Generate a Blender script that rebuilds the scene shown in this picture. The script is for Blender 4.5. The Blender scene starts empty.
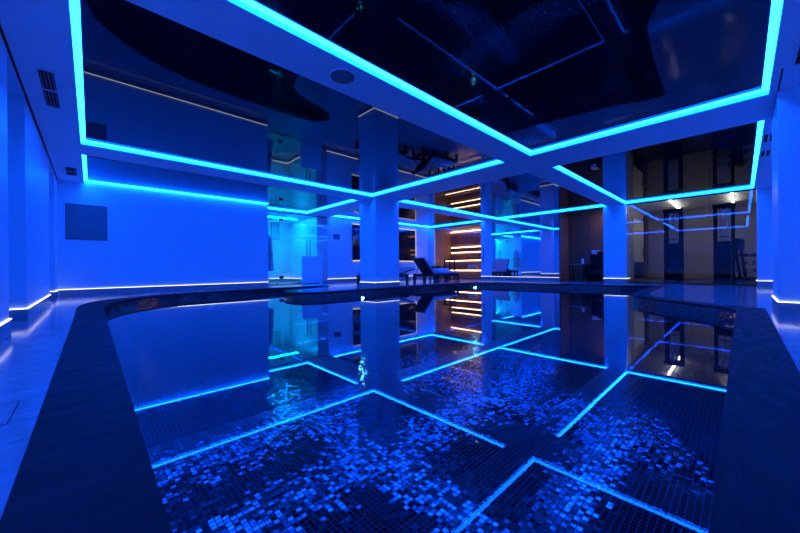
import bpy, bmesh, math, random
from mathutils import Vector, Matrix
random.seed(7)
S = bpy.context.scene
COL = S.collection
PI = math.pi

# ------------------------------------------------------------------ materials
def new_mat(name):
    m = bpy.data.materials.new(name); m.use_nodes = True
    nt = m.node_tree; nt.nodes.clear()
    out = nt.nodes.new('ShaderNodeOutputMaterial')
    return m, nt, out

def pbr(name, col, rough=0.5, metal=0.0, ior=1.45, noise=0.0, nscale=8.0, bump=0.0, bscale=60.0, coat=0.0):
    m, nt, out = new_mat(name)
    b = nt.nodes.new('ShaderNodeBsdfPrincipled')
    b.inputs['Base Color'].default_value = (*col, 1)
    b.inputs['Roughness'].default_value = rough
    b.inputs['Metallic'].default_value = metal
    b.inputs['IOR'].default_value = ior
    b.inputs['Coat Weight'].default_value = coat
    nt.links.new(b.outputs[0], out.inputs[0])
    if noise or bump:
        tc = nt.nodes.new('ShaderNodeTexCoord')
    if noise:
        n = nt.nodes.new('ShaderNodeTexNoise'); n.inputs['Scale'].default_value = nscale
        n.inputs['Detail'].default_value = 5
        nt.links.new(tc.outputs['Object'], n.inputs['Vector'])
        r = nt.nodes.new('ShaderNodeValToRGB')
        r.color_ramp.elements[0].position = .3; r.color_ramp.elements[1].position = .7
        r.color_ramp.elements[0].color = (*[c*(1-noise) for c in col], 1)
        r.color_ramp.elements[1].color = (*[min(1, c*(1+noise)) for c in col], 1)
        nt.links.new(n.outputs['Fac'], r.inputs[0]); nt.links.new(r.outputs[0], b.inputs['Base Color'])
    if bump:
        n2 = nt.nodes.new('ShaderNodeTexNoise'); n2.inputs['Scale'].default_value = bscale
        nt.links.new(tc.outputs['Object'], n2.inputs['Vector'])
        bp = nt.nodes.new('ShaderNodeBump'); bp.inputs['Strength'].default_value = bump
        bp.inputs['Distance'].default_value = .01
        nt.links.new(n2.outputs['Fac'], bp.inputs['Height']); nt.links.new(bp.outputs[0], b.inputs['Normal'])
    return m

def emit(name, col, strength):
    m, nt, out = new_mat(name)
    e = nt.nodes.new('ShaderNodeEmission')
    e.inputs[0].default_value = (*col, 1); e.inputs[1].default_value = strength
    nt.links.new(e.outputs[0], out.inputs[0])
    return m

def schlick(nt, f0, normal=None):
    g = nt.nodes.new('ShaderNodeNewGeometry')
    d = nt.nodes.new('ShaderNodeVectorMath'); d.operation = 'DOT_PRODUCT'
    nt.links.new(normal or g.outputs['Normal'], d.inputs[0]); nt.links.new(g.outputs['Incoming'], d.inputs[1])
    a = nt.nodes.new('ShaderNodeMath'); a.operation = 'ABSOLUTE'; nt.links.new(d.outputs['Value'], a.inputs[0])
    s = nt.nodes.new('ShaderNodeMath'); s.operation = 'SUBTRACT'; s.inputs[0].default_value = 1; s.use_clamp = True
    nt.links.new(a.outputs[0], s.inputs[1])
    p = nt.nodes.new('ShaderNodeMath'); p.operation = 'POWER'; p.inputs[1].default_value = 5
    nt.links.new(s.outputs[0], p.inputs[0])
    m = nt.nodes.new('ShaderNodeMath'); m.operation = 'MULTIPLY_ADD'
    m.inputs[1].default_value = 1-f0; m.inputs[2].default_value = f0
    nt.links.new(p.outputs[0], m.inputs[0])
    return m.outputs[0]

def clear_mat(name, tint, f0, rough=0.0, bump=0.0, bscale=3.0):
    m, nt, out = new_mat(name)
    t = nt.nodes.new('ShaderNodeBsdfTransparent'); t.inputs[0].default_value = (*tint, 1)
    g = nt.nodes.new('ShaderNodeBsdfGlossy'); g.inputs['Roughness'].default_value = rough
    g.inputs[0].default_value = (1, 1, 1, 1)
    mix = nt.nodes.new('ShaderNodeMixShader')
    nrm = None
    if bump:
        tc = nt.nodes.new('ShaderNodeTexCoord')
        n = nt.nodes.new('ShaderNodeTexNoise'); n.inputs['Scale'].default_value = bscale
        n.inputs['Detail'].default_value = 2
        nt.links.new(tc.outputs['Object'], n.inputs['Vector'])
        bp = nt.nodes.new('ShaderNodeBump'); bp.inputs['Strength'].default_value = bump
        bp.inputs['Distance'].default_value = .01
        nt.links.new(n.outputs['Fac'], bp.inputs['Height'])
        nt.links.new(bp.outputs[0], g.inputs['Normal']); nrm = bp.outputs[0]
    nt.links.new(schlick(nt, f0, nrm), mix.inputs[0])
    nt.links.new(t.outputs[0], mix.inputs[1]); nt.links.new(g.outputs[0], mix.inputs[2])
    nt.links.new(mix.outputs[0], out.inputs[0])
    return m

def slab_mat(name, col, joint, sx, sy, rough, gap=.004, vary=.15, spec=.5):
    """stone slabs with fine joints; position based"""
    m, nt, out = new_mat(name)
    b = nt.nodes.new('ShaderNodeBsdfPrincipled')
    b.inputs['Specular IOR Level'].default_value = spec
    tc = nt.nodes.new('ShaderNodeTexCoord')
    br = nt.nodes.new('ShaderNodeTexBrick')
    br.offset = .5
    br.inputs['Color1'].default_value = (*[c*(1-vary) for c in col], 1)
    br.inputs['Color2'].default_value = (*[c*(1+vary) for c in col], 1)
    br.inputs['Mortar'].default_value = (*joint, 1)
    br.inputs['Scale'].default_value = 1
    br.inputs['Mortar Size'].default_value = gap
    br.inputs['Brick Width'].default_value = sx; br.inputs['Row Height'].default_value = sy
    nt.links.new(tc.outputs['Object'], br.inputs['Vector'])
    n = nt.nodes.new('ShaderNodeTexNoise'); n.inputs['Scale'].default_value = 5; n.inputs['Detail'].default_value = 7
    mp = nt.nodes.new('ShaderNodeMapping'); mp.inputs['Scale'].default_value = (1, 3, 1)
    nt.links.new(tc.outputs['Object'], mp.inputs[0]); nt.links.new(mp.outputs[0], n.inputs['Vector'])
    mx = nt.nodes.new('ShaderNodeMixRGB'); mx.blend_type = 'MULTIPLY'; mx.inputs[0].default_value = .6
    r = nt.nodes.new('ShaderNodeValToRGB')
    r.color_ramp.elements[0].color = (.55, .55, .55, 1); r.color_ramp.elements[0].position = .3
    r.color_ramp.elements[1].color = (1, 1, 1, 1); r.color_ramp.elements[1].position = .7
    nt.links.new(n.outputs['Fac'], r.inputs[0])
    nt.links.new(br.outputs['Color'], mx.inputs[1]); nt.links.new(r.outputs[0], mx.inputs[2])
    nt.links.new(mx.outputs[0], b.inputs['Base Color'])
    rr = nt.nodes.new('ShaderNodeMapRange')
    rr.inputs['To Min'].default_value = rough*.6; rr.inputs['To Max'].default_value = rough*1.5
    nt.links.new(n.outputs['Fac'], rr.inputs['Value']); nt.links.new(rr.outputs[0], b.inputs['Roughness'])
    bp = nt.nodes.new('ShaderNodeBump'); bp.inputs['Strength'].default_value = .03; bp.inputs['Distance'].default_value = .01
    nt.links.new(n.outputs['Fac'], bp.inputs['Height']); nt.links.new(bp.outputs[0], b.inputs['Normal'])
    nt.links.new(b.outputs[0], out.inputs[0])
    return m

def mosaic_mat(name):
    """glossy dark glass mosaic, one UV unit per tile, each tile set at its own slight tilt"""
    m, nt, out = new_mat(name)
    N = nt.nodes.new; L = nt.links.new
    uv = N('ShaderNodeUVMap'); uv.uv_map = 'UVMap'
    fl = N('ShaderNodeVectorMath'); fl.operation = 'FLOOR'; L(uv.outputs[0], fl.inputs[0])
    fr = N('ShaderNodeVectorMath'); fr.operation = 'FRACTION'; L(uv.outputs[0], fr.inputs[0])
    wn = N('ShaderNodeTexWhiteNoise'); wn.noise_dimensions = '2D'; L(fl.outputs[0], wn.inputs['Vector'])
    # grout mask
    sub = N('ShaderNodeVectorMath'); sub.operation = 'SUBTRACT'; sub.inputs[1].default_value = (.5, .5, .5); L(fr.outputs[0], sub.inputs[0])
    ab = N('ShaderNodeVectorMath'); ab.operation = 'ABSOLUTE'; L(sub.outputs[0], ab.inputs[0])
    sx = N('ShaderNodeSeparateXYZ'); L(ab.outputs[0], sx.inputs[0])
    mxm = N('ShaderNodeMath'); mxm.operation = 'MAXIMUM'; L(sx.outputs[0], mxm.inputs[0]); L(sx.outputs[1], mxm.inputs[1])
    gt = N('ShaderNodeMath'); gt.operation = 'GREATER_THAN'; gt.inputs[1].default_value = .42; L(mxm.outputs[0], gt.inputs[0])
    # tile colour
    ramp = N('ShaderNodeValToRGB')
    e = ramp.color_ramp.elements
    e[0].position = 0; e[0].color = (.003, .004, .006, 1)
    e[1].position = 1; e[1].color = (.03, .033, .04, 1)
    k = e.new(.6); k.color = (.006, .007, .010, 1)
    k = e.new(.86); k.color = (.009, .010, .013, 1)
    L(wn.outputs['Value'], ramp.inputs[0])
    # tilted normal per tile
    geo = N('ShaderNodeNewGeometry')
    s2 = N('ShaderNodeVectorMath'); s2.operation = 'SUBTRACT'; s2.inputs[1].default_value = (.5, .5, .5); L(wn.outputs['Color'], s2.inputs[0])
    sc = N('ShaderNodeVectorMath'); sc.operation = 'SCALE'; sc.inputs['Scale'].default_value = TILT; L(s2.outputs[0], sc.inputs[0])
    ad = N('ShaderNodeVectorMath'); ad.operation = 'ADD'; L(geo.outputs['Normal'], ad.inputs[0]); L(sc.outputs[0], ad.inputs[1])
    nz = N('ShaderNodeVectorMath'); nz.operation = 'NORMALIZE'; L(ad.outputs[0], nz.inputs[0])
    tile = N('ShaderNodeBsdfPrincipled'); tile.inputs['Roughness'].default_value = .10; tile.inputs['IOR'].default_value = 2.3
    tile.inputs['Specular IOR Level'].default_value = TSPEC
    L(ramp.outputs[0], tile.inputs['Base Color']); L(nz.outputs[0], tile.inputs['Normal'])
    gr = N('ShaderNodeBsdfDiffuse'); gr.inputs[0].default_value = (.08, .088, .10, 1)
    mix = N('ShaderNodeMixShader'); L(gt.outputs[0], mix.inputs[0]); L(tile.outputs[0], mix.inputs[1]); L(gr.outputs[0], mix.inputs[2])
    L(mix.outputs[0], out.inputs[0])
    return m
TILT = .075; TSPEC = .5

def wood_mat(name, a, b, width, axis, rough=.5):
    """vertical boards of the given width along the given object axis"""
    m, nt, out = new_mat(name)
    N = nt.nodes.new; L = nt.links.new
    p = N('ShaderNodeBsdfPrincipled'); p.inputs['Roughness'].default_value = rough
    tc = N('ShaderNodeTexCoord'); se = N('ShaderNodeSeparateXYZ'); L(tc.outputs['Object'], se.inputs[0])
    dv = N('ShaderNodeMath'); dv.operation = 'DIVIDE'; dv.inputs[1].default_value = width; L(se.outputs[axis], dv.inputs[0])
    fl = N('ShaderNodeMath'); fl.operation = 'FLOOR'; L(dv.outputs[0], fl.inputs[0])
    fr = N('ShaderNodeMath'); fr.operation = 'FRACT'; L(dv.outputs[0], fr.inputs[0])
    gap = N('ShaderNodeMath'); gap.operation = 'LESS_THAN'; gap.inputs[1].default_value = .07; L(fr.outputs[0], gap.inputs[0])
    wn = N('ShaderNodeTexWhiteNoise'); wn.noise_dimensions = '1D'; L(fl.outputs[0], wn.inputs['W'])
    mp = N('ShaderNodeMapping'); sc = [18, 18, 18]; sc[2] = 1.5; mp.inputs['Scale'].default_value = sc
    L(tc.outputs['Object'], mp.inputs[0])
    no = N('ShaderNodeTexNoise'); no.inputs['Scale'].default_value = 2; no.inputs['Detail'].default_value = 6; L(mp.outputs[0], no.inputs['Vector'])
    av = N('ShaderNodeMath'); av.operation = 'ADD'; L(wn.outputs['Value'], av.inputs[0]); L(no.outputs['Fac'], av.inputs[1])
    hf = N('ShaderNodeMath'); hf.operation = 'MULTIPLY'; hf.inputs[1].default_value = .5; L(av.outputs[0], hf.inputs[0])
    mx = N('ShaderNodeMixRGB'); mx.inputs[1].default_value = (*a, 1); mx.inputs[2].default_value = (*b, 1); L(hf.outputs[0], mx.inputs[0])
    m2 = N('ShaderNodeMixRGB'); m2.inputs[2].default_value = (.01, .006, .004, 1); L(gap.outputs[0], m2.inputs[0]); L(mx.outputs[0], m2.inputs[1])
    L(m2.outputs[0], p.inputs['Base Color']); L(p.outputs[0], out.inputs[0])
    return m

BLUE = (.0035, .058, 1.0)
M = {}
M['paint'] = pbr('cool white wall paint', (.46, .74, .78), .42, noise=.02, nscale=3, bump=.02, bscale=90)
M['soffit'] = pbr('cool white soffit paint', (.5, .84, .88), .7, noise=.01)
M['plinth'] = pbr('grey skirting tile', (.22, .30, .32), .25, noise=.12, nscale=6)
M['gloss'] = pbr('black gloss stretch ceiling', (.004, .004, .006), .015, ior=1.5)
M['led'] = emit('blue light strip diffuser', (.0018, .074, 1), 73)
M['white_led'] = emit('white skirting light', (1, .92, .82), 3.0)
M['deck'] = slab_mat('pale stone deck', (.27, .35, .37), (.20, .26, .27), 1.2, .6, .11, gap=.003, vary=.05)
M['coping'] = slab_mat('dark stone coping', (.02, .022, .024), (.014, .015, .016), 1.2, .6, .55, gap=.002, vary=.06, spec=.08)
M['mosaic'] = mosaic_mat('dark glass mosaic')
M['water'] = clear_mat('pool water', (.80, .92, 1.0), .02, 0.0, bump=.012, bscale=2.2)
M['glass'] = clear_mat('clear glass', (.93, .96, .97), .045)
M['darkglass'] = clear_mat('grey tinted glass', (.86, .87, .88), .028)
M['mirror'] = pbr('wall mirror', (.66, .74, .80), .0, metal=1)
M['black_metal'] = pbr('black powder coat', (.008, .008, .008), .6, ior=1.2)
M['steel'] = pbr('brushed steel', (.5, .5, .5), .3, metal=1)
M['dark_plastic'] = pbr('dark plastic', (.012, .012, .013), .55, ior=1.25)
M['rubber'] = pbr('dark rubber floor', (.03, .03, .032), .6, noise=.3, nscale=90)
M['grille'] = pbr('grey grille', (.16, .16, .16), .5)
M['hole'] = pbr('dark duct', (.008, .008, .008), .9)
M['mesh'] = pbr('perforated metal', (.15, .19, .20), .5, noise=.35, nscale=120)
M['rattan'] = pbr('dark woven rattan', (.02, .018, .016), .6, bump=.5, bscale=140)
M['cushion'] = pbr('grey cushion cloth', (.42, .42, .44), .85, bump=.2, bscale=200)
M['towel'] = pbr('white towel', (.7, .7, .7), .95, bump=.6, bscale=180)
M['robe'] = pbr('towelling robe', (.42, .42, .42), .95, bump=.5, bscale=150)
M['wood'] = wood_mat('dark wood slats', (.11, .06, .022), (.2, .115, .042), .11, 1)
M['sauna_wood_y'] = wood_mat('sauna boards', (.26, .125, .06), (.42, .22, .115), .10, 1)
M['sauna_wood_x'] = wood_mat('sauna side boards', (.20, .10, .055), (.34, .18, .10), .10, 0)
M['bench'] = pbr('sauna bench timber', (.34, .19, .10), .5, noise=.25, nscale=12)
M['warm_led'] = emit('warm sauna light', (1, .60, .33), 20)
M['backlight'] = emit('soft white edge light', (1, .86, .80), .8)
M['cyan_lamp'] = emit('cyan steam lamp', (.0, .34, 1), 110)
M['steam_wall'] = pbr('pale veined stone', (.7, .7, .7), .25, noise=.10, nscale=2.5)
M['lamp'] = emit('pool spotlight lens', (.10, .60, 1), 90)
M['gym_led'] = emit('white linear light', (1, .95, .85), 11)
M['gym_wall'] = pbr('grey gym paint', (.33, .31, .28), .7)
M['gym_ceiling'] = pbr('light gym ceiling', (.8, .8, .77), .8)
M['maroon'] = pbr('dark maroon panel', (.075, .03, .032), .5)
M['screen'] = pbr('dark glossy screen', (.01, .012, .02), .08)
M['cabinet'] = pbr('pale cabinet lacquer', (.55, .55, .53), .35)
M['warm_lamp'] = emit('warm downlight lens', (1, .74, .50), 520)
M['paper'] = pbr('white plastic bottle', (.7, .72, .75), .4)

# ------------------------------------------------------------------ helpers
def link(name, bm, mat, parent=None, smooth=False, loc=None):
    me = bpy.data.meshes.new(name)
    bmesh.ops.recalc_face_normals(bm, faces=bm.faces[:]) if bm.faces else None
    bm.to_mesh(me); bm.free()
    if smooth:
        for p in me.polygons: p.use_smooth = True
    me.materials.append(mat)
    o = bpy.data.objects.new(name, me); COL.objects.link(o)
    if parent: o.parent = parent
    if loc: o.location = loc
    return o

def bx(bm, x0, x1, y0, y1, z0, z1, bev=0):
    r = bmesh.ops.create_cube(bm, size=1)
    vs = r['verts']
    bmesh.ops.scale(bm, vec=(x1-x0, y1-y0, z1-z0), verts=vs)
    bmesh.ops.translate(bm, vec=((x0+x1)/2, (y0+y1)/2, (z0+z1)/2), verts=vs)
    if bev:
        ed = list({e for v in vs for e in v.link_edges})
        bmesh.ops.bevel(bm, geom=ed, offset=bev, segments=2, affect='EDGES', profile=.5)
    return bm

def box(name, mat, parent, *b, bev=0):
    return link(name, bx(bmesh.new(), *b, bev=bev), mat, parent)

def rod(bm, p, q, r, seg=12):
    p, q = Vector(p), Vector(q); d = q-p
    c = bmesh.ops.create_cone(bm, cap_ends=True, segments=seg, radius1=r, radius2=r, depth=d.length)
    mt = Matrix.Translation((p+q)/2) @ d.to_track_quat('Z', 'Y').to_matrix().to_4x4()
    bmesh.ops.transform(bm, matrix=mt, verts=c['verts'])
    return bm

def beam(bm, p, q, w, h, bev=.004):
    """rectangular bar from p to q, w wide, h high"""
    p, q = Vector(p), Vector(q); d = q-p
    t = bmesh.new(); bx(t, -w/2, w/2, -h/2, h/2, -d.length/2, d.length/2, bev)
    mt = Matrix.Translation((p+q)/2) @ d.to_track_quat('Z', 'Y').to_matrix().to_4x4()
    bmesh.ops.transform(t, matrix=mt, verts=t.verts[:])
    me = bpy.data.meshes.new('tmp'); t.to_mesh(me); t.free(); bm.from_mesh(me); bpy.data.meshes.remove(me)
    return bm

def thing(name, label, cat, loc=(0, 0, 0), rz=0, group=None):
    o = bpy.data.objects.new(name, None); COL.objects.link(o); o.empty_display_size = .1
    o.location = loc; o.rotation_euler = (0, 0, rz)
    o['label'] = label; o['category'] = cat
    if group: o['group'] = group
    return o

def tag(o, label, cat, group=None, kind=None):
    o['label'] = label; o['category'] = cat
    if group: o['group'] = group
    if kind: o['kind'] = kind
    return o

def struct(o):
    o['kind'] = 'structure'; return o

# ------------------------------------------------------------------ levels and plan (metres; deck at z = 0)
CAM_Z = .613; SOF = 2.732; GLOSS = 2.795; WATER = -.151; POOL_Z = -1.19
UL, UM0, UM1, UR = -.115, 6.14, 7.2, 13.45      # ceiling bays along u (x)
V0, V1, V2, V3, V4, V5 = -.245, 2.79, 3.33, 7.65, 8.35, 11.72   # ceiling bays along v (y)
BACK = 11.76; LEFTBACK = 11.03; END = 13.5

# pool outline, inner edge of coping / outer edge of coping in pairs
PAIRS = [
 ((.12, .05), (-.15, -.2)), ((.12, 3), (-.15, 3)), ((.12, 5.6), (-.15, 5.6)), ((.12, 6.4), (-.16, 6.6)), ((.15, 6.75), (-.14, 7.05)),
 ((.22, 7.15), (-.06, 7.5)), ((.36, 7.55), (.08, 7.95)), ((.64, 8.0), (.42, 8.35)), ((1.0, 8.35), (.85, 8.68)), ((1.45, 8.6), (1.35, 8.9)),
 ((2.0, 8.75), (1.95, 9.05)), ((2.8, 8.83), (2.8, 9.1)), ((4.0, 8.85), (4.0, 9.12)), ((4.9, 8.75), (5.0, 9.05)),
 ((5.05, 8.6), (5.3, 8.6)), ((4.9, 8.42), (5.0, 8.2)), ((4.3, 8.25), (4.4, 8.02)), ((3.75, 8.05), (3.9, 7.85)), ((3.42, 7.75), (3.66, 7.6)),
 ((3.28, 7.3), (3.55, 7.25)), ((3.27, 6.95), (3.54, 7.0)), ((3.38, 6.66), (3.62, 6.85)), ((3.68, 6.5), (3.85, 6.76)), ((4.2, 6.46), (4.25, 6.73)),
 ((5.5, 6.5), (5.5, 6.77)), ((7.5, 6.58), (7.5, 6.85)), ((9.0, 6.58), (9.1, 6.85)), ((9.5, 6.48), (9.7, 6.7)), ((9.75, 6.25), (10.02, 6.32)), ((9.9, 5.6), (10.17, 5.65)),
 ((10.05, 4.6), (10.32, 4.6)), ((10.2, 3.5), (10.47, 3.5)), ((10.5, 2.3), (10.77, 2.3)), ((10.72, 1.75), (11.08, 1.5)), ((10.5, 1.6), (10.95, 1.35)),
 ((9.2, 1.57), (9.3, 1.31)), ((8.1, 1.52), (8.1, 1.25)), ((7.45, 1.44), (7.57, 1.19)), ((7.05, 1.27), (7.22, 1.05)), ((6.65, .95), (6.87, .8)),
 ((6.25, .5), (6.45, .33)), ((5.95, .2), (6.2, .03)), ((5.62, .05), (6.08, -.2)), ((3, .05), (3, -.2)), ]
PLAN = 1.108
PAIRS = [tuple((x*PLAN, y*PLAN) for x, y in p) for p in PAIRS]
INN = [p[0] for p in PAIRS]; OUT = [p[1] for p in PAIRS]

def fill(bm, loops, z):
    """flat face set between closed loops"""
    edges = []
    for lp in loops:
        vs = [bm.verts.new((x, y, z)) for x, y in lp]
        edges += [bm.edges.new((vs[i], vs[(i+1) % len(vs)])) for i in range(len(vs))]
    bmesh.ops.triangle_fill(bm, use_beauty=True, use_dissolve=False, edges=edges)

def flat(name, loops, z, mat, up=True):
    bm = bmesh.new(); fill(bm, loops, z)
    for f in bm.faces:
        f.normal_update()
        if (f.normal.z > 0) != up: f.normal_flip()
    me = bpy.data.meshes.new(name); bm.to_mesh(me); bm.free(); me.materials.append(mat)
    o = bpy.data.objects.new(name, me); COL.objects.link(o); return o

# floor (stone deck)
floor = struct(flat('floor', [[(-1.2, -1.2), (END+.02, -1.2), (END+.02, 14.6), (-1.2, 14.6)], OUT], 0, M['deck']))
# coping, flush with the deck
bm = bmesh.new()
n = len(PAIRS)
vi = [bm.verts.new((*p, 0)) for p in INN]; vo = [bm.verts.new((*p, 0)) for p in OUT]; vd = [bm.verts.new((*p, -.035)) for p in INN]
for i in range(n):
    j = (i+1) % n
    f = bm.faces.new((vi[i], vi[j], vo[j], vo[i])); f.normal_update()
    if f.normal.z < 0: f.normal_flip()
    bm.faces.new((vi[j], vi[i], vd[i], vd[j]))
me = bpy.data.meshes.new('trim_1'); bm.to_mesh(me); bm.free(); me.materials.append(M['coping'])
cop = bpy.data.objects.new('trim_1', me); COL.objects.link(cop); struct(cop)
cop['label'] = 'dark stone coping around the pool'

# pool basin with mosaic UVs
TILE = .042
bm = bmesh.new(); fill(bm, [INN], POOL_Z)
for f in bm.faces:
    f.normal_update()
    if f.normal.z < 0: f.normal_flip()
uvl = bm.loops.layers.uv.new('UVMap')
for f in bm.faces:
    for l in f.loops: l[uvl].uv = (l.vert.co.x/TILE, l.vert.co.y/TILE)
s = 0
for i in range(n):
    j = (i+1) % n
    a, b = Vector(INN[i]), Vector(INN[j]); d = (b-a).length
    q = [bm.verts.new((*a, -.035)), bm.verts.new((*b, -.035)), bm.verts.new((*b, POOL_Z)), bm.verts.new((*a, POOL_Z))]
    f = bm.faces.new(q)
    for l, w in zip(f.loops, ((s, 0), (s+d, 0), (s+d, POOL_Z), (s, POOL_Z))): l[uvl].uv = (w[0]/TILE, (w[1]+.3)/TILE)
    s += d
me = bpy.data.meshes.new('pool_basin'); bm.to_mesh(me); bm.free(); me.materials.append(M['mosaic'])
basin = bpy.data.objects.new('pool_basin', me); COL.objects.link(basin); struct(basin)
basin['label'] = 'pool basin lined with dark glossy mosaic'

water = flat('pool_water', [INN], WATER, M['water'])
tag(water, 'still dark pool water mirroring the blue ceiling lights', 'water', kind='stuff')

# ------------------------------------------------------------------ ceiling
bm = bmesh.new()
us = [-1.2, UL, UM0, UM1, UR, END+.1]; vs = [-1.2, V0, V1, V2, V3, V4, V5, BACK+.1]
for i in range(5):
    for j in range(7):
        if i in (1, 3) and j in (1, 3, 5): continue
        bx(bm, us[i], us[i+1], vs[j], vs[j+1], SOF, 3.0)
bmesh.ops.remove_doubles(bm, verts=bm.verts[:], dist=1e-5)
ceil = struct(link('ceiling', bm, M['soffit']))

bays = []
for j, jn in ((1, 'near'), (3, 'middle'), (5, 'far')):
    for i in (1, 3):
        bays.append((us[i], us[i+1], vs[j], vs[j+1]))
LAB = [
 'blue light strip framing the largest black gloss ceiling bay overhead, nearest in view',
 'blue light strip framing the ceiling bay in front of the glazed gym',
 'blue light strip framing the ceiling bay left of centre, meeting the front pillar',
 'blue light strip framing the ceiling bay between the front pillar and the mirrored wall',
 'blue light strip framing the ceiling bay along the left back wall above the dark square panel',
 'blue light strip framing the far ceiling bay above the sun loungers and sauna']
for (u0, u1, v0, v1), lab in zip(bays, LAB):
    corner = (v0 > 8 and u0 < 1)
    # gloss panel, one per bay
    bm = bmesh.new()
    bx(bm, u0+.001, u1-.001, v0+.001, (v1-.001), GLOSS, GLOSS+.03)
    p = struct(link('ceiling', bm, M['gloss']))
    t = thing('ceiling_light_frame', lab, 'light strip', ((u0+u1)/2, (v0+v1)/2, SOF), group='blue ceiling light frames')
    cx, cy = (u0+u1)/2, (v0+v1)/2
    T = .06; z0, z1 = GLOSS-SOF-.010, GLOSS-SOF-.001
    segs = [(u0, u0+T, v0, v1 if not corner else LEFTBACK), (u1-T, u1, v0, v1), (u0+T, u1-T, v0, v0+(T if v0 < 0 else .045))]
    if corner: segs += [(u0+T, 4.34, LEFTBACK-T, LEFTBACK), (4.34, u1-T, v1-T, v1)]
    else: segs += [(u0+T, u1-T, v1-T, v1)]
    for a, b, c, d in segs:
        box('light_strip', M['led'], t, a-cx, b-cx, c-cy, d-cy, z0, z1)

# ------------------------------------------------------------------ walls with lit skirtings
LZ0, LZ1 = .144, .151
def wall(name, boxes, mat='paint', lo=0.0, hi=SOF):
    bm = bmesh.new()
    for a, b, c, d in boxes: bx(bm, a, b, c, d, lo, hi)
    return struct(link(name, bm, M[mat]))

def skirting(name, runs, parent=None):
    """runs: (p, q, normal) along wall faces: dark tile plinth, thin white light on top"""
    bm = bmesh.new(); bl = bmesh.new()
    for (x0, y0), (x1, y1), (nx, ny) in runs:
        xs = sorted((x0, x1)); ys = sorted((y0, y1))
        if nx:
            a, b = sorted((x0, x0+nx*.012)); bx(bm, a, b, ys[0], ys[1], 0, LZ0)
            a, b = sorted((x0, x0+nx*.016)); bx(bl, a, b, ys[0]-.016, ys[1]+.016, LZ0, LZ1)
        else:
            a, b = sorted((y0, y0+ny*.012)); bx(bm, xs[0]-.012, xs[1]+.012, a, b, 0, LZ0)
            a, b = sorted((y0, y0+ny*.016)); bx(bl, xs[0]-.016, xs[1]+.016, a, b, LZ0, LZ1)
    o = link(name, bm, M['plinth'], parent)
    if not parent: struct(o)
    link('light_strip', bl, M['white_led'], o)
    return o

PF = -.575
wall('wall_left', [(-1.2, -.95, -1.2, LEFTBACK), (-.95, PF, -1.2, 4.85), (-.95, PF, 6.0, 9.07), (-.95, PF, 10.3, LEFTBACK)])
skirting('baseboard_left', [((PF, -1.1), (PF, 4.85), (1, 0)), ((-.95, 6.0), (PF, 6.0), (0, -1)), ((PF, 6.0), (PF, 9.07), (1, 0)),
                            ((-.95, 10.3), (PF, 10.3), (0, -1)), ((PF, 10.3), (PF, LEFTBACK-.05), (1, 0))])
wall('wall_back', [(-1.2, 4.34, LEFTBACK, 14.6), (7.05, END, BACK, 11.95)], hi=GLOSS-.002)
skirting('baseboard_back', [((PF+.04, LEFTBACK), (4.33, LEFTBACK), (0, -1)), ((7.06, BACK), (END-.02, BACK), (0, -1))])
wall('wall_front', [(-1.2, END+.1, -1.2, -.95)])
skirting('baseboard_front', [((-.5, -.95), (6.1, -.95), (0, 1)), ((7.25, -.95), (13.4, -.95), (0, 1))])
# header over the far glazing is part of the end wall
wall('wall_end', [(END, END+.12, 8.02, 8.58), (END, END+.12, 11.5, BACK+.1)])
skirting('baseboard_end', [((END, 8.04), (END, 8.58), (-1, 0)), ((END, 11.52), (END, BACK-.02), (-1, 0))])

def pillar(label, u0, u1, v0, v1, faces):
    t = thing('pillar', label, 'pillar', ((u0+u1)/2, (v0+v1)/2, 0), group='square white pillars')
    cx, cy = (u0+u1)/2, (v0+v1)/2
    box('shaft', M['paint'], t, u0-cx, u1-cx, v0-cy, v1-cy, 0, SOF-.002)
    runs = []
    a, b, c, d = u0-cx, u1-cx, v0-cy, v1-cy
    if 'u-' in faces: runs.append(((a, c), (a, d), (-1, 0)))
    if 'v-' in faces: runs.append(((a, c), (b, c), (0, -1)))
    if 'u+' in faces: runs.append(((b, c), (b, d), (1, 0)))
    if 'v+' in faces: runs.append(((a, d), (b, d), (0, 1)))
    skirting('plinth', runs, t)
    return t
pillar('square pillar nearest the sun loungers, standing where the blue light strips meet', 6.24, 7.22, 7.64, 8.42, 'u- v- u+ v+')
pillar('square pillar between the wood slat niche and the glazed gym', 13.42, 14.0, 2.76, 3.44, 'u- v- v+')
pillar('wide square pillar at the right edge, closest to the poolside', 6.12, 7.22, -.94, -.315, 'u- v+ u+')
pillar('narrow pillar at the far right end of the gym glazing', 13.42, 14.1, -.94, -.30, 'u- v+')

# ------------------------------------------------------------------ mirror wall beyond the pool
t = thing('wall_mirror', 'large frameless mirror covering the far wall between sauna door and wood niche', 'mirror', (END, 6.5, 0))
box('mirror_pane', M['mirror'], t, 0, .012, -1.5, 1.51, .158, SOF-.002)
box('backing', M['dark_plastic'], t, .013, .10, -1.5, 1.51, .0, SOF-.002)
skirting('plinth', [((0, -1.5), (0, 1.51), (-1, 0))], t)
# plain door between mirror and sauna, with pull handle
t = thing('door_panel', 'flush pale door with slim dark pull handle beside the sauna glass', 'door', (END-.015, 8.30, 0))
box('leaf', M['paint'], t, -.012, .012, -.265, .265, .16, 2.68)
bm = bmesh.new(); rod(bm, (-.05, .1, .84), (-.05, .1, 1.48), .012)
rod(bm, (-.05, .1, .9), (-.01, .1, .9), .008); rod(bm, (-.05, .1, 1.42), (-.01, .1, 1.42), .008)
link('handle', bm, M['black_metal'], t, True)

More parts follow.
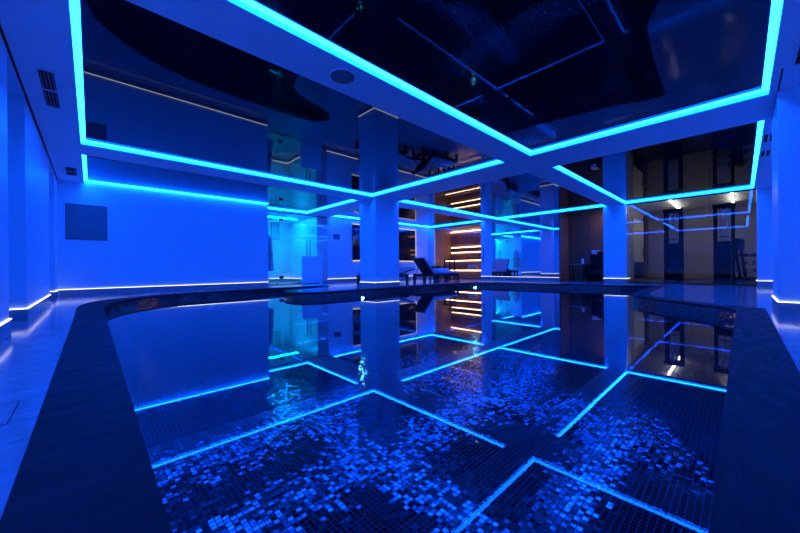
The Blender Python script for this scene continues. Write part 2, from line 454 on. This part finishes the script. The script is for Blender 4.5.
# ------------------------------------------------------------------ sauna
SB = 14.95
bm = bmesh.new()
bx(bm, SB, SB+.1, 8.58, 11.6, 0, SOF)
struct(link('wall_sauna_back', bm, M['sauna_wood_y']))
bm = bmesh.new()
bx(bm, END+.13, SB, 11.5, 11.6, 0, SOF); bx(bm, END+.13, SB, 8.48, 8.58, 0, SOF)
struct(link('wall_sauna_side', bm, M['sauna_wood_x']))
struct(link('ceiling_sauna', bx(bmesh.new(), END, SB+.1, 8.48, 11.6, 2.62, SOF), M['sauna_wood_y']))
struct(link('floor_sauna', bx(bmesh.new(), END+.02, SB+.1, 8.48, 11.6, -.04, .002), M['bench']))
t = thing('sauna_glass_front', 'full height glass front of the warm lit sauna', 'glass wall', (END+.03, 10.04, 0))
box('fixed_pane', M['darkglass'], t, 0, .01, .1, 1.455, .03, 2.60)
box('door_pane', M['darkglass'], t, 0, .01, -1.45, .092, .03, 2.60)
box('bottom_rail', M['black_metal'], t, -.01, .02, -1.455, 1.455, .004, .03)
def sauna_bench(label, u0, z, led_z, u1=SB):
    t = thing('sauna_bench', label, 'bench', (u0, 10.04, 0), group='sauna benches')
    bm = bmesh.new()
    for k in range(4):
        w = (u1-.02-u0)/4
        bx(bm, k*w, (k+1)*w-.012, -1.43, 1.43, z-.045, z, .004)
    link('seat_slats', bm, M['bench'], t)
    bm = bmesh.new(); bx(bm, .06, .09, -1.43, 1.43, .003, z-.05)
    link('fascia', bm, M['sauna_wood_y'], t)
    box('light_strip', M['warm_led'], t, .035, .055, -1.42, 1.42, led_z-.012, led_z+.012)
    return t
sauna_bench('lower sauna bench with warm light strip under its edge', 13.9, .49, .415, 14.41)
sauna_bench('upper sauna bench with warm light strip under its edge', 14.42, 1.0, .935)
t = thing('sauna_backrest', 'slatted wooden backrest glowing above and below on the sauna back wall', 'shelf', (SB, 10.04, 1.535))  # sauna backrest board with light strips along its upper and lower edges
box('board', M['bench'], t, -.07, -.045, -1.38, 1.38, -.10, .10, bev=.004)
box('board', M['bench'], t, -.07, -.045, -1.38, 1.38, .115, .125)
for z in (-.135, .145): box('light_strip', M['warm_led'], t, -.04, -.015, -1.38, 1.38, z-.012, z+.012)
for y in (-1.2, 0, 1.2): box('bracket', M['bench'], t, -.045, -.001, y-.02, y+.02, -.09, .09)
t = thing('sauna_cove_light', 'warm light line along the top corner of the sauna back wall', 'light', (SB-.03, 10.04, 2.56))
box('light_strip', M['warm_led'], t, -.012, .012, -1.42, 1.42, -.012, .012)
box('channel', M['bench'], t, -.02, .029, -1.44, 1.44, .013, .05)
# folded towels on the lower bench
t = thing('folded_towels', 'pile of folded pale towels on the lower sauna bench', 'towels', (14.16, 9.45, .491))
for k in range(3): box('towel', M['towel'], t, -.17+.01*k, .16, -.25, .25-.015*k, .075*k+.001, .075*k+.073, bev=.02)

# ------------------------------------------------------------------ steam room behind the back glass
bm = bmesh.new()
bx(bm, 4.34, 6.7, 14.4, 14.6, 0, SOF); bx(bm, 6.6, 7.05, BACK+.05, 14.4, 0, SOF)
bx(bm, 6.6, 7.05, BACK+.03, BACK+.05, 0, SOF)
struct(link('wall_steam', bm, M['steam_wall']))
struct(link('ceiling_steam', bx(bmesh.new(), 4.34, 7.05, BACK+.1, 14.6, 2.68, 2.73), M['soffit']))
skirting('baseboard_steam', [((4.36, 14.4), (6.58, 14.4), (0, -1)), ((6.6, BACK+.15), (6.6, 14.38), (-1, 0))])
t = thing('steam_room_lamp', 'cyan strip lamp on the ceiling of the glazed steam room', 'lamp', (5.4, 13.0, 2.68))
box('lens', M['cyan_lamp'], t, -.9, .9, -.06, .06, -.02, -.004); box('housing', M['steel'], t, -.92, .92, -.07, .07, -.004, -.0005)
t = thing('glass_screen', 'floor to ceiling glass screen with door closing off the cyan lit steam room', 'glass screen', (4.34, BACK-.03, 0))
box('fixed_pane', M['glass'], t, .01, .755, 0, .01, .03, 2.66)
dp = box('door_pane', M['glass'], t, .765, 1.86, 0, .01, .03, 2.66)
box('fixed_pane', M['glass'], t, 1.87, 2.70, 0, .01, .03, 2.66)
for z in (.28, 2.42): box('hinge', M['black_metal'], t, .69, .83, -.02, .03, z-.05, z+.05, bev=.004)
box('bottom_rail', M['black_metal'], t, .01, 2.70, -.008, .018, .004, .028)
box('top_rail', M['black_metal'], t, .01, 2.70, -.008, .018, 2.662, 2.68)
for xx in (1.76, 1.90):
    bm = bmesh.new(); rod(bm, (xx, -.05, 1.08), (xx, -.05, 1.72), .013)
    rod(bm, (xx, -.05, 1.14), (xx, 0, 1.14), .008); rod(bm, (xx, -.05, 1.66), (xx, 0, 1.66), .008)
    link('handle', bm, M['black_metal'], dp, True)
# waist-high privacy panel in front of the right pane
t = thing('privacy_panel', 'plain waist high blue lit panel standing against the steam room glass', 'panel', (6.31, BACK-.11, 0))
box('board', M['paint'], t, -.44, .44, -.02, .02, .02, 1.08, bev=.004)
box('reflection_strip', M['steel'], t, .10, .34, -.024, -.02, .42, .432)  # pale strip added in place of a faint white reflection on the panel
for x in (-.36, .36): box('foot', M['steel'], t, x-.03, x+.03, -.05, .05, 0, .02)
# picture on steam room side and robe at the wall end
t = thing('bathrobe', 'bathrobe hanging on the end of the left back wall beside the glass screen', 'bathrobe', (4.345, 11.38, .06))
bm = bmesh.new()
prof = [(1.72, .02, .05), (1.62, .07, .13), (1.5, .09, .18), (1.2, .10, .17), (.8, .12, .2), (.5, .13, .24), (.46, .12, .23)]
rings = []
for z, rx, ry in prof:
    rings.append([bm.verts.new((.145+rx*math.cos(a)*(1+.15*math.sin(5*a)), ry*math.sin(a)*(1+.1*math.cos(7*a)), z)) for a in [2*PI*k/24 for k in range(24)]])
for A, B in zip(rings, rings[1:]):
    for k in range(24): bm.faces.new((A[k], A[(k+1) % 24], B[(k+1) % 24], B[k]))
bm.faces.new(rings[0]); bm.faces.new(rings[-1][::-1])
link('robe_body', bm, M['robe'], t, True)
for sgn in (-1, 1):
    bm = bmesh.new(); rod(bm, (.14, sgn*.14, 1.56), (.15, sgn*.2, .95), .06, 14); link('sleeve', bm, M['robe'], t, True)
bm = bmesh.new(); rod(bm, (.001, 0, 1.75), (.12, 0, 1.75), .01); link('hook', bm, M['steel'], t, True)
t = thing('wall_picture', 'dark square picture on the steam room wall seen through the glass', 'picture', (5.97, 14.38, 2.28))
box('frame', M['grille'], t, -.19, .19, -.03, .018, -.38, .38, bev=.004)
box('canvas', M['cushion'], t, -.165, .165, -.034, -.03, -.355, .355)

# ------------------------------------------------------------------ things on the back wall
t = thing('wall_grille', 'dark square perforated panel on the left back wall', 'panel', (-.07, LEFTBACK, 1.77))
box('perforated_plate', M['mesh'], t, -.355, .355, -.012, -.0005, -.415, .415)
bm = bmesh.new()
for a in ((-.37, -.355, -.43, .43), (.355, .37, -.43, .43)): bx(bm, a[0], a[1], -.02, -.0005, a[2], a[3])
for a in ((-.355, .355, -.43, -.415), (-.355, .355, .415, .43)): bx(bm, a[0], a[1], -.02, -.0005, a[2], a[3])
link('frame', bm, M['grille'], t)
t = thing('control_panel', 'small black control screen on the wall right of the glass screen', 'control panel', (7.5, BACK, 1.91))
box('casing', M['dark_plastic'], t, -.15, .15, -.03, -.0005, -.1, .1, bev=.006)
box('screen', M['screen'], t, -.12, .12, -.032, -.03, -.075, .075)
t = thing('backlit_panel', 'tall dark wall panel with white edge light, behind the front pillar and lounger', 'panel', (10.3, BACK, 1.72))
box('dark_face', M['screen'], t, -1.96, 1.96, -.05, -.02, -.78, .78)
box('frame', M['dark_plastic'], t, -2.0, 2.0, -.02, -.001, -.82, .82)
box('edge_light', M['backlight'], t, 1.96, 2.01, -.05, -.021, -.82, .82)
box('edge_light', M['backlight'], t, -2.0, 1.96, -.05, -.021, -.83, -.785)
box('edge_light', M['backlight'], t, -2.0, 1.96, -.05, -.021, .785, .82)

# ------------------------------------------------------------------ ceiling fittings
def vent(label, u0, u1, v0, v1, n, along_v=True):
    cx, cy = (u0+u1)/2, (v0+v1)/2
    t = thing('ceiling_vent', label, 'vent', (cx, cy, SOF), group='ceiling air vents')
    a, b = (u1-u0)/2, (v1-v0)/2
    bm = bmesh.new(); w = .025
    bx(bm, -a-w, -a, -b-w, b+w, -.012, -.0005); bx(bm, a, a+w, -b-w, b+w, -.012, -.0005)
    bx(bm, -a, a, -b-w, -b, -.012, -.0005); bx(bm, -a, a, b, b+w, -.012, -.0005)
    bx(bm, -a, a, -.012, .012, -.012, -.0005)
    link('frame', bm, M['soffit'], t)
    box('duct', M['hole'], t, -a, a, -b, b, -.004, -.0005)
    for k in range(n):
        x = -a+2*a*(k+.5)/n
        box('louvre', M['grille'], t, x-.006, x+.006, -b, -.013, -.011, -.0045)
        box('louvre', M['grille'], t, x-.006, x+.006, .013, b, -.011, -.0045)
    return t
vent('larger louvred air vent in the left soffit, nearest', -.40, -.28, 5.06, 6.12, 4)
vent('small far air vent in the left soffit above the back wall corner', -.38, -.22, 9.5, 10.3, 3)
vent('air vent in the right soffit at the picture edge above the near pillar', 4.7, 5.42, -.52, -.40, 5)
vent('first air vent in the right soffit beyond the near pillar', 8.0, 8.5, -.38, -.27, 4)
vent('second air vent in the right soffit beyond the near pillar', 9.1, 9.6, -.38, -.27, 4)
t = thing('ceiling_speaker', 'round flush ceiling speaker in the wide soffit beam', 'speaker', (2.03, 3.03, SOF))
bm = bmesh.new(); c = bmesh.ops.create_cone(bm, cap_ends=True, segments=40, radius1=.145, radius2=.15, depth=.008)
bmesh.ops.translate(bm, vec=(0, 0, -.0045), verts=bm.verts[:]); link('rim', bm, M['soffit'], t)
bm = bmesh.new(); c = bmesh.ops.create_cone(bm, cap_ends=True, segments=40, radius1=.132, radius2=.132, depth=.004)
bmesh.ops.translate(bm, vec=(0, 0, -.0105), verts=bm.verts[:]); link('grille', bm, M['mesh'], t)
# shadow gaps where the soffit meets the walls
o = box('trim_2', M['hole'], None, PF+.002, PF+.022, -1.1, LEFTBACK-.02, SOF-.004, SOF-.0005); struct(o)
o = box('trim_3', M['hole'], None, 5.45, 7.22, -.326, -.312, SOF-.004, SOF-.0005); struct(o)

# ------------------------------------------------------------------ deck fittings
t = thing('floor_hatch', 'flush square stone hatch cover in the walkway at lower left', 'hatch', (-.405, 2.17, 0))
box('cover', M['deck'], t, -.156, .156, -.145, .145, .0005, .002)
bm = bmesh.new()
bx(bm, -.16, .16, -.15, -.146, .0004, .0022); bx(bm, -.16, .16, .146, .15, .0004, .0022)
bx(bm, .156, .160, -.146, .146, .0004, .0022); bx(bm, -.16, -.156, -.146, .146, .0004, .0022)
link('seam', bm, M['hole'], t)
def pool_light(label, x, y, nx, ny, z):
    t = thing('pool_light', label, 'pool light', (x, y, z), math.atan2(ny, nx), group='pool wall spotlights')
    bm = bmesh.new(); rod(bm, (.001, 0, 0), (.012, 0, 0), .05, 28); link('bezel', bm, M['steel'], t)
    bm = bmesh.new(); rod(bm, (.012, 0, 0), (.016, 0, 0), .042, 28); link('lens', bm, M['lamp'], t)
pool_light('bright round spotlight in the pool wall below the front pillar', 5.385, 7.178, 0, -1, -.235)
pool_light('bright round spotlight in the pool wall in front of the sauna', 10.67, 7.06, -.68, -.73, -.2)

# ------------------------------------------------------------------ loungers
def lounger(label, loc, rz, ang=50):
    t = thing('sun_lounger', label, 'sun lounger', loc, rz, 'dark woven sun loungers'); t.scale = (PLAN,)*3
    L0, L1, W = -.95, .95, .34
    bm = bmesh.new()
    for y in (-W+.03, W-.03): bx(bm, L0+.1, L1, y-.03, y+.03, .20, .29, .006)
    bx(bm, L1-.06, L1, -W, W, .20, .29, .006); bx(bm, L0+.1, L0+.16, -W, W, .20, .29, .006)
    for k in range(9): bx(bm, L0+.2+k*.19, L0+.26+k*.19, -W+.06, W-.06, .25, .275)
    link('frame', bm, M['rattan'], t)
    for x in (L0+.15, -.3, .35, L1-.05):
        for y in (-W+.035, W-.035): box('leg', M['rattan'], t, x-.045, x+.045, y-.035, y+.035, .001, .20, bev=.004)
    box('seat_cushion', M['cushion'], t, -.36, L1-.02, -W+.01, W-.01, .292, .355, bev=.02)
    # tilted back
    a = math.radians(ang); bl = .78
    tm = bmesh.new(); bx(tm, -bl, 0, -W+.01, W-.01, .03, .10, .02)
    bmesh.ops.rotate(tm, cent=(0, 0, 0), matrix=Matrix.Rotation(a, 3, 'Y'), verts=tm.verts[:])
    bmesh.ops.translate(tm, vec=(-.38, 0, .27), verts=tm.verts[:])
    link('backrest_cushion', tm, M['cushion'], t)
    tm = bmesh.new(); bx(tm, -bl-.01, .0, -W, W, -.005, .028, .006)
    bmesh.ops.rotate(tm, cent=(0, 0, 0), matrix=Matrix.Rotation(a, 3, 'Y'), verts=tm.verts[:])
    bmesh.ops.translate(tm, vec=(-.38, 0, .27), verts=tm.verts[:])
    link('backrest', tm, M['rattan'], t)
    for y in (-W+.08, W-.08):
        bm = bmesh.new(); rod(bm, (-.38-.4*math.cos(a), y, .27+.4*math.sin(a)-.01), (-.78, y, .27), .013); link('support_strut', bm, M['black_metal'], t)
    return t
lrz = math.atan2(-.36, 2.2)
lounger('dark sun lounger with raised back and rolled towel, in front of the sauna', (10.91, 9.23, 0), lrz)
lounger('dark sun lounger with lowered back, mostly hidden behind the front pillar', (8.55, 9.92, 0), lrz+PI, 14)
t = thing('rolled_towel', 'pale towel lying folded on the seat of the front sun lounger', 'towel', (11.3, 9.165, .395), lrz)
bm = bmesh.new(); bx(bm, -.40, .40, -.2, .2, 0, .06, .025); link('folds', bm, M['towel'], t, True)
bm = bmesh.new(); rod(bm, (-.42, .08, .105), (.42, .08, .105), .05, 20); link('roll', bm, M['towel'], t, True)
# towel rail and low table behind the lounger
t = thing('towel_rail', 'dark metal rail with three uprights behind the front lounger', 'rail', (12.6, 9.75, 0), math.atan2(-.60, .05))
for x in (-.31, 0, .27): box('upright', M['black_metal'], t, x-.022, x+.022, -.022, .022, .001, .93)
box('top_rail', M['black_metal'], t, -.34, .34, -.025, .025, .93, .97, bev=.005); box('lower_rail', M['black_metal'], t, -.31, .27, -.015, .015, .25, .29)
t = thing('side_table', 'low dark side table behind the lounger against the sauna side', 'side table', (12.9, 10.75, 0), math.atan2(-.67, .0))
box('table_top', M['rattan'], t, -.36, .36, -.3, .3, .60, .65, bev=.008); box('shelf', M['rattan'], t, -.32, .32, -.26, .26, .30, .33)
box('apron', M['rattan'], t, -.34, .34, -.28, .28, .48, .60, bev=.004)
for x in (-.31, .31):
    for y in (-.25, .25): box('leg', M['rattan'], t, x-.03, x+.03, y-.03, y+.03, .001, .60)
t = thing('waste_bin', 'small dark bin at the foot of the back wall beside the front pillar', 'bin', (8.62, 11.5, 0))
bm = bmesh.new(); bmesh.ops.create_cone(bm, cap_ends=True, segments=24, radius1=.11, radius2=.13, depth=.36)
bmesh.ops.translate(bm, vec=(0, 0, .181), verts=bm.verts[:]); link('body', bm, M['dark_plastic'], t, True)
bm = bmesh.new(); bmesh.ops.create_cone(bm, cap_ends=True, segments=24, radius1=.135, radius2=.12, depth=.03)
bmesh.ops.translate(bm, vec=(0, 0, .377), verts=bm.verts[:]); link('lid', bm, M['black_metal'], t)

# ------------------------------------------------------------------ wood slat niche
NU = 14.5
struct(link('wall_niche', bx(bmesh.new(), NU, NU+.1, 3.0, 5.2, 0, SOF), M['wood']))
bm = bmesh.new(); bx(bm, END+.12, NU, 5.0, 5.1, 0, SOF)
struct(link('wall_niche_side', bm, M['sauna_wood_x']))
struct(link('ceiling_niche', bx(bmesh.new(), END+.1, NU+.1, 3.0, 5.2, SOF-.03, SOF+.1), M['wood']))
t = thing('downlight', 'small warm downlight over the wood slat niche', 'downlight', (14.22, 3.34, SOF-.03))
bm = bmesh.new(); bmesh.ops.create_cone(bm, cap_ends=True, segments=24, radius1=.05, radius2=.05, depth=.006)
bmesh.ops.translate(bm, vec=(0, 0, -.004), verts=bm.verts[:]); link('bezel', bm, M['steel'], t)
bm = bmesh.new(); bmesh.ops.create_cone(bm, cap_ends=True, segments=24, radius1=.038, radius2=.038, depth=.004)
bmesh.ops.translate(bm, vec=(0, 0, -.0095), verts=bm.verts[:]); link('lens', bm, M['warm_lamp'], t)
t = thing('service_cart', 'dark two shelf cart in front of the wood slat wall', 'cart', (13.76, 4.39, 0))
for z in (.31, .68): box('shelf', M['steel'] if z > .5 else M['dark_plastic'], t, -.2, .2, -.26, .26, z-.02, z, bev=.004)
for x in (-.18, .18):
    for y in (-.24, .24): box('post', M['black_metal'], t, x-.014, x+.014, y-.014, y+.014, .05, .66)
for x in (-.18, .18):
    for y in (-.24, .24):
        bm = bmesh.new(); rod(bm, (x, y-.012, .027), (x, y+.012, .027), .026, 16); link('castor', bm, M['rubber'], t)
t = thing('armchair', 'black rounded armchair half hidden by the pillar beside the wood wall', 'armchair', (14.17, 3.83, 0))
bm = bmesh.new(); bx(bm, .12, .28, -.3, .3, .12, 1.15, .07); link('backrest', bm, M['dark_plastic'], t, True)
bm = bmesh.new(); bx(bm, -.2, .14, -.3, .3, .2, .46, .06); link('seat', bm, M['dark_plastic'], t, True)
for y in (-.33, .33):
    bm = bmesh.new(); bx(bm, -.2, .2, y-.06, y+.06, .12, .66, .04); link('armrest', bm, M['dark_plastic'], t, True)
for x in (-.15, .2):
    for y in (-.26, .26): box('leg', M['black_metal'], t, x-.02, x+.02, y-.02, y+.02, .001, .2)
t = thing('lotion_bottle', 'small pale pump bottle standing on the dark cart', 'bottle', (13.76, 4.23, .681))
bm = bmesh.new(); bmesh.ops.create_cone(bm, cap_ends=True, segments=20, radius1=.05, radius2=.045, depth=.2)
bmesh.ops.translate(bm, vec=(0, 0, .1), verts=bm.verts[:]); link('body', bm, M['paper'], t, True)
bm = bmesh.new(); rod(bm, (0, 0, .2), (0, 0, .27), .012); rod(bm, (0, 0, .265), (-.05, 0, .262), .01); link('pump', bm, M['dark_plastic'], t)
t = thing('folded_cloth', 'pale folded cloth draped over the black armchair back', 'cloth', (14.35, 3.95, 1.15))
bm = bmesh.new(); bx(bm, -.1, .1, -.13, .09, .001, .06, .02); bx(bm, -.225, -.205+.08-.02, -.1, .08, -.10, .05, .01)
link('cloth', bm, M['paper'], t, True)

# ------------------------------------------------------------------ gym behind the glazing
GC = 3.11; GE = 19.5
t = thing('gym_glass_wall', 'tall tinted glass wall in front of the dark gym', 'glass wall', (END+.03, 1.23, 0))
for a, b in ((-1.52, -.51), (-.5, .505), (.515, 1.52)): box('pane', M['darkglass'], t, 0, .012, a, b, .03, SOF-.03)
box('bottom_rail', M['black_metal'], t, -.012, .024, -1.52, 1.52, .004, .03)
box('top_rail', M['black_metal'], t, -.012, .024, -1.52, 1.52, SOF-.03, SOF-.003)
bm = bmesh.new(); bx(bm, 14.0, GE, 3.16, 3.2, 0, GC)
struct(link('wall_gym_left', bm, M['gym_wall']))
struct(link('wall_gym_back', bx(bmesh.new(), GE, GE+.1, -1.6, 3.2, 0, GC), M['gym_wall']))
struct(link('wall_gym_right', bx(bmesh.new(), 14.1, GE, -1.6, -1.5, 0, GC), M['gym_wall']))
struct(link('ceiling_gym', bx(bmesh.new(), END+.12, GE+.1, -1.6, 3.2, GC, GC+.1), M['gym_ceiling']))
struct(flat('floor_gym', [[(END+.02, -1.6), (GE, -1.6), (GE, 5.2), (END+.02, 5.2)]], 0.001, M['rubber']))
struct(link('wall_gym_header', bx(bmesh.new(), END+.02, END+.12, -.94, 5.0, SOF, GC+.1), M['gym_wall']))
for y, lab in ((1.85, 'left linear ceiling light in the gym'), (.22, 'right linear ceiling light in the gym, beside the right cable machine')):
    t = thing('linear_light', lab, 'light', (16.8, y, GC), group='gym ceiling lights')
    box('housing', M['steel'], t, -1.7, 1.7, -.04, .04, -.03, -.0005); box('diffuser', M['gym_led'], t, -1.68, 1.68, -.032, .032, -.085, -.03)
def cable_machine(label, loc, mir):
    t = thing('cable_machine', label, 'gym machine', loc, 0, 'gym cable machines')
    for y in (-.2, .2): box('upright', M['black_metal'], t, -.04, .04, y-.04, y+.04, .06, 2.45, bev=.004)
    for y in (-.2, .2): box('upright', M['black_metal'], t, .35, .43, y-.04, y+.04, .06, 2.45, bev=.004)
    bm = bmesh.new(); bx(bm, -.06, .45, -.26, .26, .001, .07, .006); link('base', bm, M['black_metal'], t)
    bm = bmesh.new(); bx(bm, -.05, .44, -.26, .26, 2.42, 2.52, .006); link('top_beam', bm, M['black_metal'], t)
    bm = bmesh.new()
    for y in (-.13, .13): rod(bm, (.2, y*.5, .07), (.2, y*.5, 2.42), .022)
    link('guide_rod', bm, M['steel'], t)
    bm = bmesh.new()
    for k in range(16): bx(bm, .12, .28, -.14, .14, .09+k*.055, .14+k*.055, .004)
    link('weight_stack', bm, M['dark_plastic'], t)
    bm = bmesh.new(); rod(bm, (-.07, -.02, 2.3), (-.07, .02, 2.3), .07, 20); link('pulley', bm, M['steel'], t)
    bm = bmesh.new(); rod(bm, (-.07, .0, 1.5), (-.07, .0, 2.3), .006); link('cable', bm, M['steel'], t)
    bm = bmesh.new(); bx(bm, .06, .10, -.15, .15, .07, 1.35, .004); link('guard', bm, M['black_metal'], t)
    bm = bmesh.new(); rod(bm, (-.07, -.12, 1.48), (-.07, .12, 1.48), .016); link('grip', bm, M['rubber'], t)
    bm = bmesh.new(); bx(bm, -.09, .05, -.27, -.13, 1.1, 1.25, .01); link('carriage', bm, M['dark_plastic'], t)
cable_machine('tall black cable machine on the left inside the gym glass', (14.45, 1.62, .001), 1)
cable_machine('tall black cable machine right of centre inside the gym glass', (14.45, .38, .001), -1)
# treadmill at the right
t = thing('treadmill', 'dark treadmill with raised console at the right end of the gym', 'treadmill', (16.3, -.62, .001), math.radians(80))
bm = bmesh.new(); bx(bm, -.75, .75, -.34, .34, .06, .17, .02); link('deck', bm, M['dark_plastic'], t)
bm = bmesh.new(); bx(bm, -.7, .6, -.25, .25, .171, .178); link('belt', bm, M['rubber'], t)
for y in (-.36, .36):
    bm = bmesh.new(); beam(bm, (.6, y, .1), (.72, y, 1.25), .06, .08); link('upright', bm, M['black_metal'], t)
    bm = bmesh.new(); beam(bm, (.68, y, .95), (.1, y, .9), .05, .05); link('handrail', bm, M['black_metal'], t)
    box('foot', M['rubber'], t, .45, .75, y-.05, y+.05, 0, .06); box('foot', M['rubber'], t, -.74, -.55, y*.8-.04, y*.8+.04, 0, .06)
bm = bmesh.new(); bx(bm, .62, .78, -.4, .4, 1.12, 1.5, .03); link('console', bm, M['dark_plastic'], t)
# dumbbell rack and dumbbells at centre right back
t = thing('dumbbell_rack', 'black sloping dumbbell rack at the back of the gym', 'rack', (18.4, .0, .001))
for y in (-.7, .7):
    bm = bmesh.new(); beam(bm, (-.25, y, 0.002), (.1, y, 1.0), .05, .06); beam(bm, (-.25, y, .03), (.25, y, .03), .05, .06); link('side_frame', bm, M['black_metal'], t)
for x, z in ((-.16, .32), (-.04, .62), (.06, .92)): 
    bm = bmesh.new(); bx(bm, x-.1, x+.12, -.72, .72, z-.02, z, .004); link('shelf', bm, M['black_metal'], t)
def dumbbell(lab, x, y, z):
    t = thing('dumbbell', lab, 'dumbbell', (x, y, z), 0, 'dumbbells on the gym rack')
    bm = bmesh.new(); rod(bm, (-.1, 0, .055), (.1, 0, .055), .015); link('handle', bm, M['steel'], t)
    for s_ in (-1, 1):
        bm = bmesh.new(); rod(bm, (s_*.05, 0, .055), (s_*.1, 0, .055), .055, 12); link('weight', bm, M['rubber'], t)
rows = (('lowest', 18.25, .322), ('middle', 18.37, .622), ('top', 18.47, .922))
for row, x, z in rows:
    for k in range(6):
        dumbbell('black dumbbell on the %s shelf of the gym rack' % row, x, -.55+k*.22, z)
# door, maroon panel and cabinet on the left gym wall
t = thing('gym_door', 'pale door on the left gym wall behind the glass', 'door', (17.55, 3.155, 0))
lf = box('leaf', M['cabinet'], t, -1.0, 1.0, -.03, -.0005, .005, 2.62)
box('kick_panel', M['dark_plastic'], lf, -.95, .95, -.036, -.03, .02, .75)
bm = bmesh.new(); rod(bm, (.6, -.07, 1.0), (.6, -.07, 1.4), .014); rod(bm, (.6, -.07, 1.05), (.6, -.03, 1.05), .008); rod(bm, (.6, -.07, 1.35), (.6, -.03, 1.35), .008)
link('handle', bm, M['black_metal'], lf, True)
t = thing('maroon_panel', 'dark maroon upholstered panel on the gym wall right of the door', 'panel', (19.1, 3.155, 0))
box('pad', M['maroon'], t, -.38, .38, -.05, -.0005, .02, 2.9, bev=.01); box('frame', M['black_metal'], t, -.39, .39, -.03, -.0004, .004, .02)

# ------------------------------------------------------------------ camera
f_px, yaw, roll = 324.8, .8108, -.0085
cam = bpy.data.cameras.new('camera'); co = bpy.data.objects.new('camera', cam); COL.objects.link(co)
cam.sensor_fit = 'HORIZONTAL'; cam.sensor_width = 36; cam.lens = f_px/800*36; cam.clip_start = .02
cam.shift_y = .635/800
Fv = Vector((math.cos(yaw), math.sin(yaw), 0)); Rv = Vector((math.sin(yaw), -math.cos(yaw), 0)); Uv = Vector((0, 0, 1))
r2 = Rv*math.cos(roll)+Uv*math.sin(roll); u2 = Uv*math.cos(roll)-Rv*math.sin(roll)
mt = Matrix((r2, u2, -Fv)).transposed().to_4x4(); mt.translation = (0, 0, CAM_Z)
co.matrix_world = mt
S.camera = co

# ------------------------------------------------------------------ world and view
w = bpy.data.worlds.new('world'); S.world = w; w.use_nodes = True
w.node_tree.nodes['Background'].inputs[0].default_value = (0, 0, 0, 1)
w.node_tree.nodes['Background'].inputs[1].default_value = 0
S.view_settings.view_transform = 'Standard'; S.view_settings.look = 'None'
S.view_settings.gamma = 1; S.view_settings.exposure = 0
S.view_settings.use_curve_mapping = False
cy = S.cycles
cy.use_denoising = True
try: cy.denoiser = 'OPENIMAGEDENOISE'
except Exception: pass
cy.max_bounces = 14; cy.diffuse_bounces = 6; cy.glossy_bounces = 8; cy.transparent_max_bounces = 16; cy.transmission_bounces = 8
cy.caustics_reflective = True; cy.caustics_refractive = False
cy.sample_clamp_indirect = 30
